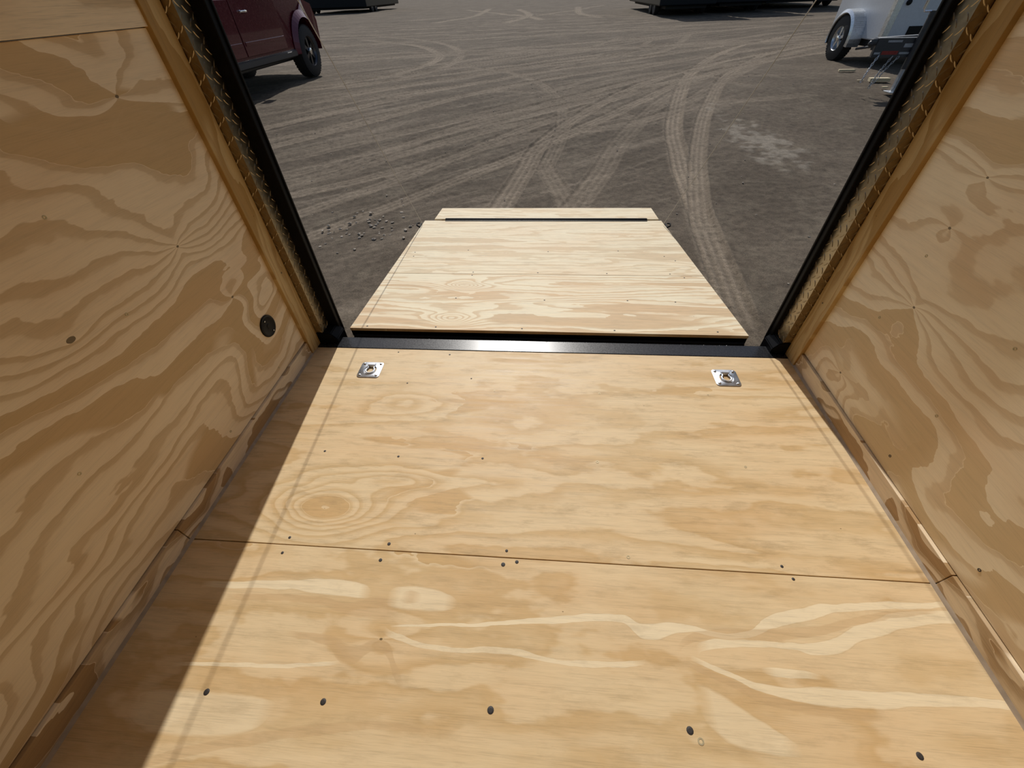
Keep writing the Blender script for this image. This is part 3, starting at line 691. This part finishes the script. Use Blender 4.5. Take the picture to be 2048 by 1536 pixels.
def rng_door(y0, y1, hy, name):
    m = MB(); m.box(XS-.02, XS+.010, y0, y1, .60, 1.36, .008); m.box(XS-.01, XS+.022, y0+.04, y1-.04, .74, .80, .008); dd = m.build(name, M_RED, pk)
    m = MB(); m.box(XS+.012, XS+.05, hy-.10, hy+.10, 1.185, 1.215, .008); m.box(XS+.008, XS+.03, hy-.1, hy-.07, 1.18, 1.22, .005); m.box(XS+.008, XS+.03, hy+.07, hy+.1, 1.18, 1.22, .005)
    m.build('door_handle', M_CHROME, dd, smooth=40)
rng_door(7.415, 8.95, 7.72, 'door'); rng_door(6.25, 7.385, 6.80, 'door')
m = MB(); m.prism([(XS-.06,.42),(XS+.015,.45),(XS+.015,.53),(XS-.04,.56)], 6.75, 9.28, 'y', .006); m.build('rocker_panel', M_DGREY, pk)
m = MB()                                                    # fender flare over the front wheel
for k in range(20):
    a0, a1 = PI*k/20*1.0, PI*(k+1)/20
    P = []
    for a in (a0, a1):
        for (r, x) in ((.545, XS+.05), (.66, XS-.02), (.55, XS-.06)): P.append((x, FWY+r*math.cos(a), .46+r*1.06*math.sin(a)))
    q = [m.bm.verts.new(p_) for p_ in P]; m.bm.faces.new((q[0],q[3],q[4],q[1])); m.bm.faces.new((q[0],q[2],q[5],q[3]))
m.build('fender_flare', M_RED, pk, smooth=60)
m = MB(); m.box(XS-1.75, XS-.16, 10.66, 10.84, .55, .78, .03); m.build('front_bumper', M_CHROME, pk)
m = MB(); m.box(XS-.30, XS-.10, 10.66, 10.75, .90, 1.10, .02); m.build('headlight', M_GLASS, pk)
m = MB(); m.tube([(XS-.1,8.72,1.42),(XS+.12,8.74,1.44)], .02, 8); m.box(XS+.05, XS+.24, 8.66, 8.80, 1.40, 1.62, .03); m.build('side_mirror', M_PLASTIC, pk)
m = MB(); m.box(X0+.3, X1-.3, 4.5, 10.6, .34, .52, .02); m.box(X0+.15, X1-.15, FWY-.1, FWY+.1, .36, .5); m.box(X1-.5, X1-.25, 8.9, 9.35, .38, .55, .03); m.box(X1-.6,X1-.3,7.6,8.4,.36,.52,.04); m.build('underframe', M_DGREY, pk)
wheel((XS-.13, FWY, WR), WR, .29, 1, .27, pk, M_RIM); wheel((XS-.13, RWY, WR), WR, .29, 1, .27, pk, M_RIM)
wheel((X0+.15, FWY, WR), WR, .29, -1, .27, pk, M_RIM); wheel((X0+.15, RWY, WR), WR, .29, -1, .27, pk, M_RIM)

# ------------------------------------------------------------ white enclosed trailer, facing us with its nose
wt = empty('enclosed_trailer', (7.5, 10.3, 0)); tag(wt, 'white enclosed trailer with bare aluminium fender, parked beyond the dark tongue on the dirt', 'trailer')
TX = 6.47
m = MB(); m.box(TX, TX+2.1, 9.22, 11.25, .40, 2.4, .02); m.build('body', M_WHITE, wt)
m = MB(); m.box(TX-.006, TX+.10, 9.205, 9.24, .40, 2.4, .006); m.box(TX-.012, TX+.02, 9.21, 9.33, .40, 2.4, .006); m.build('corner_trim', M_ALU, wt)
m = MB(); m.box(TX+.05, TX+2.05, 9.195, 9.25, .34, .47, .008); m.build('front_rail', M_DGREY, wt)
m = MB(); m.box(TX+.42, TX+1.7, 9.200, 9.235, .47, .62, .006); m.build('nose_shadow_strip', M_PLASTIC, wt)  # black strip painting in the dark shadow low on the nose
m = MB(); m.lathe([(0,.045),(-.025,.043),(-.03,.03)], (TX+.20, 9.222, .96), 'y', 20)
m.build('clearance_light', M_PLASTIC, wt, smooth=40)
m = MB()                                                   # rounded fender shell around the wheel, open underneath
WC = (TX-.14, 10.33, .38)
for k in range(26):
    a0 = math.radians(-14+k*208/26); a1 = math.radians(-14+(k+1)*208/26)
    def Pt(a, r, x): return (x, WC[1]-r*math.cos(a), max(.22, WC[2]+r*math.sin(a)))
    o0, o1 = .47, .45
    q = [m.bm.verts.new(p_) for p_ in (Pt(a0,.47,TX), Pt(a1,.47,TX), Pt(a1,.47,TX-.24), Pt(a0,.47,TX-.24), Pt(a1,.415,TX-.265), Pt(a0,.415,TX-.265), Pt(a0,.40,TX-.25), Pt(a1,.40,TX-.25), Pt(a0,.455,TX-.235), Pt(a1,.455,TX-.235), Pt(a1,.455,TX), Pt(a0,.455,TX))]
    m.bm.faces.new((q[0],q[1],q[2],q[3])); m.bm.faces.new((q[3],q[2],q[4],q[5])); m.bm.faces.new((q[5],q[4],q[7],q[6])); m.bm.faces.new((q[6],q[7],q[9],q[8])); m.bm.faces.new((q[8],q[9],q[10],q[11]))
fd = m.build('fender', M_ALU, wt, smooth=40)
m = MB()
for k in range(9):
    a = math.radians(26+k*4.2)
    b = bmesh.new(); bmesh.ops.create_cube(b, size=1)
    m.add(b, Matrix.Translation((TX-.13, WC[1], WC[2])) @ Matrix.Rotation(PI/2-a, 4, 'X') @ Matrix.Translation((0, 0, .472)) @ Matrix.Diagonal((.17, .012, .006, 1)))
m.build('louvre', M_WHITE, fd)
wheel(WC, .375, .21, -1, .21, wt, M_ALU, 5)
m = MB(); m.box(TX+.1, TX+2.0, 9.4, 11.1, .28, .40, .01); m.tube([(TX-.05,10.33,.36),(TX+2.0,10.33,.36)], .04, 8); m.tube([(TX+.02,9.3,.33),(TX-.08,9.75,.25)], .02, 8); m.build('underframe', M_DGREY, wt, smooth=40)
wheel((TX+2.24, 10.33, .38), .375, .21, 1, .21, wt, M_ALU, 5)

# dark A-frame tongue with jack: the front of a trailer standing to the right
tg = empty('trailer_tongue', (5.55, 6.7, 0)); tag(tg, 'dark steel A-frame trailer tongue with jack and hanging chains, in front of the white trailer', 'trailer tongue')
def slab(a, b_, th, z0, z1, name, mat, lip=True):
    a = Vector((*a, 0)); b_ = Vector((*b_, 0)); dv = (b_-a).normalized(); nn = Vector((-dv.y, dv.x, 0))*th/2
    m = MB(); P = [a-nn, b_-nn, b_+nn, a+nn]; m.hexa([(q.x, q.y, z0) for q in P]+[(q.x, q.y, z1) for q in P], .004)
    return m.build(name, mat, tg)
s1 = slab((4.94,6.72),(7.4,6.42), .06, .44, .66, 'near_beam', M_DGREY); slab((4.94,6.76),(7.4,7.6), .06, .52, .66, 'far_beam', M_DGREY)
slab((4.94,6.72),(7.4,6.42), .066, .660, .668, 'beam_cap', M_LGREY); slab((4.94,6.76),(7.4,7.6), .066, .660, .668, 'beam_cap', M_LGREY)
m = MB(); m.box(4.86, 5.02, 6.70, 6.78, .58, .66, .02); m.ball((4.88,6.74,.60), .04); m.build('coupler', M_DGREY, tg, smooth=40)
def decal(u0, u1, z0, z1, mat, name='decal'):
    a = Vector((4.94,6.72,0)); dv = (Vector((7.4,6.42,0))-a).normalized(); nn = Vector((dv.y, -dv.x, 0))
    m = MB(); P = [a+dv*u0+nn*.030, a+dv*u1+nn*.030, a+dv*u1+nn*.0325, a+dv*u0+nn*.0325]; m.hexa([(q.x, q.y, z0) for q in P]+[(q.x, q.y, z1) for q in P]); m.build(name, mat, tg)
decal(.14,.33,.615,.64,M_DECAL); decal(.38,.52,.555,.60,M_DECAL); decal(.02,.10,.475,.50,M_DECAL); decal(.36,.50,.475,.50,M_DECAL); decal(.12,.34,.47,.515,M_TAIL,'red_reflector')
m = MB(); JX_, JY_ = 5.46, 6.60
m.cyl((JX_,JY_,.30),(JX_,JY_,.92), .045); m.cyl((JX_,JY_,.90),(JX_,JY_,.96), .05)
jk = m.build('jack_tube', M_DGREY, tg, smooth=40)
m = MB(); m.box(JX_-.03, JX_+.03, JY_-.03, JY_+.03, .04, .40, .004); m.build('jack_leg', M_LGREY, jk)
m = MB(); m.tube([(JX_,JY_,.94),(JX_-.06,JY_-.01,.955),(JX_-.15,JY_-.02,.955),(JX_-.17,JY_-.02,1.0)], .011, 8); m.cyl((JX_-.17,JY_-.02,.98),(JX_-.17,JY_-.02,1.07), .018, n=12); m.build('jack_crank', M_CHROME, jk, smooth=40)
m = MB(); m.box(JX_-.09, JX_+.09, JY_-.09, JY_+.09, .002, .02, .004); m.cyl((JX_,JY_,.02),(JX_,JY_,.06), .035); m.build('jack_foot', M_ZINC, jk, smooth=40)
def chain(pts, label_mat):
    m = MB(); C = spline([(q[0], q[1]) for q in pts], 10); Z = np.interp(np.linspace(0, 1, len(C)), np.linspace(0, 1, len(pts)), [q[2] for q in pts])
    D = [Vector((C[k][0], C[k][1], Z[k])) for k in range(len(C))]
    L = [0]
    for k in range(1, len(D)): L.append(L[-1]+(D[k]-D[k-1]).length)
    n = int(L[-1]/.034)
    for i in range(n):
        s_ = (i+.5)*L[-1]/n; k = min(max(1, int(np.searchsorted(L, s_))), len(D)-1); t_ = (D[k]-D[k-1]).normalized(); c_ = D[k-1].lerp(D[k], (s_-L[k-1])/(L[k]-L[k-1]+1e-9))
        side = t_.orthogonal().normalized(); 
        if i % 2: side = side.cross(t_)
        m.tube([c_+t_*.024*math.cos(a)+side*.012*math.sin(a) for a in [j*2*PI/10 for j in range(10)]], .0045, 6, closed=True)
    m.build('safety_chain', label_mat, tg, smooth=60)
chain([(5.03,6.66,.47),(4.98,6.64,.36),(4.94,6.62,.24),(4.92,6.62,.14),(4.95,6.64,.24)][:4], M_ZINC)
chain([(5.22,6.64,.45),(5.14,6.62,.30),(5.08,6.60,.14),(5.07,6.60,.08),(5.12,6.60,.14),(5.2,6.62,.30),(5.3,6.62,.45)], M_LGREY)

def scrap(x, y, L, wd, a, label, th=.03):
    m = MB(); m.hexa([(-L/2,-wd/2,0),(L/2,-wd/2*.8,0),(L/2*.9,wd/2,0),(-L/2*.95,wd/2,0),(-L/2,-wd/2,th),(L/2,-wd/2*.8,th),(L/2*.9,wd/2,th),(-L/2*.95,wd/2,th)], .003)
    o = m.build('wood_scrap', M_SCRAP, None, origin=(0,0,0)); o.location = (x, y, .004); o.rotation_euler.z = a
    tag(o, label, 'scrap wood', 'wood scraps on the dirt')
scrap(5.85, 8.78, .30, .07, -.1, 'thin pale wood scrap on the dirt beside the wheel of the white trailer')
scrap(5.80, 7.60, .32, .12, -.15, 'larger pale wood block on the dirt just beyond the hanging chains', .05)
scrap(5.56, 7.72, .12, .04, .1, 'small pale wood chip on the dirt between the two larger scraps', .012)
scrap(5.56, 6.98, .10, .05, .1, 'small pale wood chip on the dirt beside the jack foot', .02)

# ------------------------------------------------------------ dark box trailers at the far side of the yard
def box_trailer(x0, x1, y0, h, label, z0=.42, depth=12):  # bodies mostly out of view; height and depth shaped for the shade they cast
    t = empty('box_trailer', ((x0+x1)/2, y0, 0)); tag(t, label, 'trailer', 'dark box trailers at the far side of the yard')
    m = MB(); m.box(x0, x1, y0, y0+depth, z0, h, .05); m.build('body', M_DARKBODY, t)
    m = MB(); m.box(x0+.4, x1-.4, y0+.3, y0+depth-.3, z0-.14, z0, .02); m.build('underframe', M_RUBBER, t)
    for yy in (y0+2.0, y0+3.2):
        for x, sd in ((x0+.2, -1), (x1-.2, 1)):
            m = MB(); m.lathe([(-.13,.26),(-.13,.44),(-.09,.48),(.09,.48),(.13,.44),(.13,.26)], (x, yy, .48), 'x', 32, closed=True); wq = m.build('wheel', M_RUBBER, t, smooth=40)
            m = MB(); m.lathe([(sd*.10,.27),(sd*.12,.25),(sd*.04,.20),(sd*.04,.06),(sd*.11,.05)], (x, yy, .48), 'x', 24); m.build('rim', M_DGREY, wq, smooth=40)
        m = MB(); m.cyl((x0+.2,yy,.48),(x1-.2,yy,.48), .06); m.build('axle', M_DGREY, t, smooth=40)
box_trailer(5.9, 8.9, 28.9, 4.3, 'dark box trailer far across the yard, leftmost of the three on the right')
box_trailer(9.15, 12.3, 30.2, 4.3, 'dark box trailer far across the yard, middle one of the three on the right')
box_trailer(12.55, 17.5, 32.5, 4.3, 'dark box trailer far across the yard, nearest the white enclosed trailer')
box_trailer(-25.5, -18.7, 53, 3.8, 'dark box trailer far off on the left, just past the front of the red pickup')
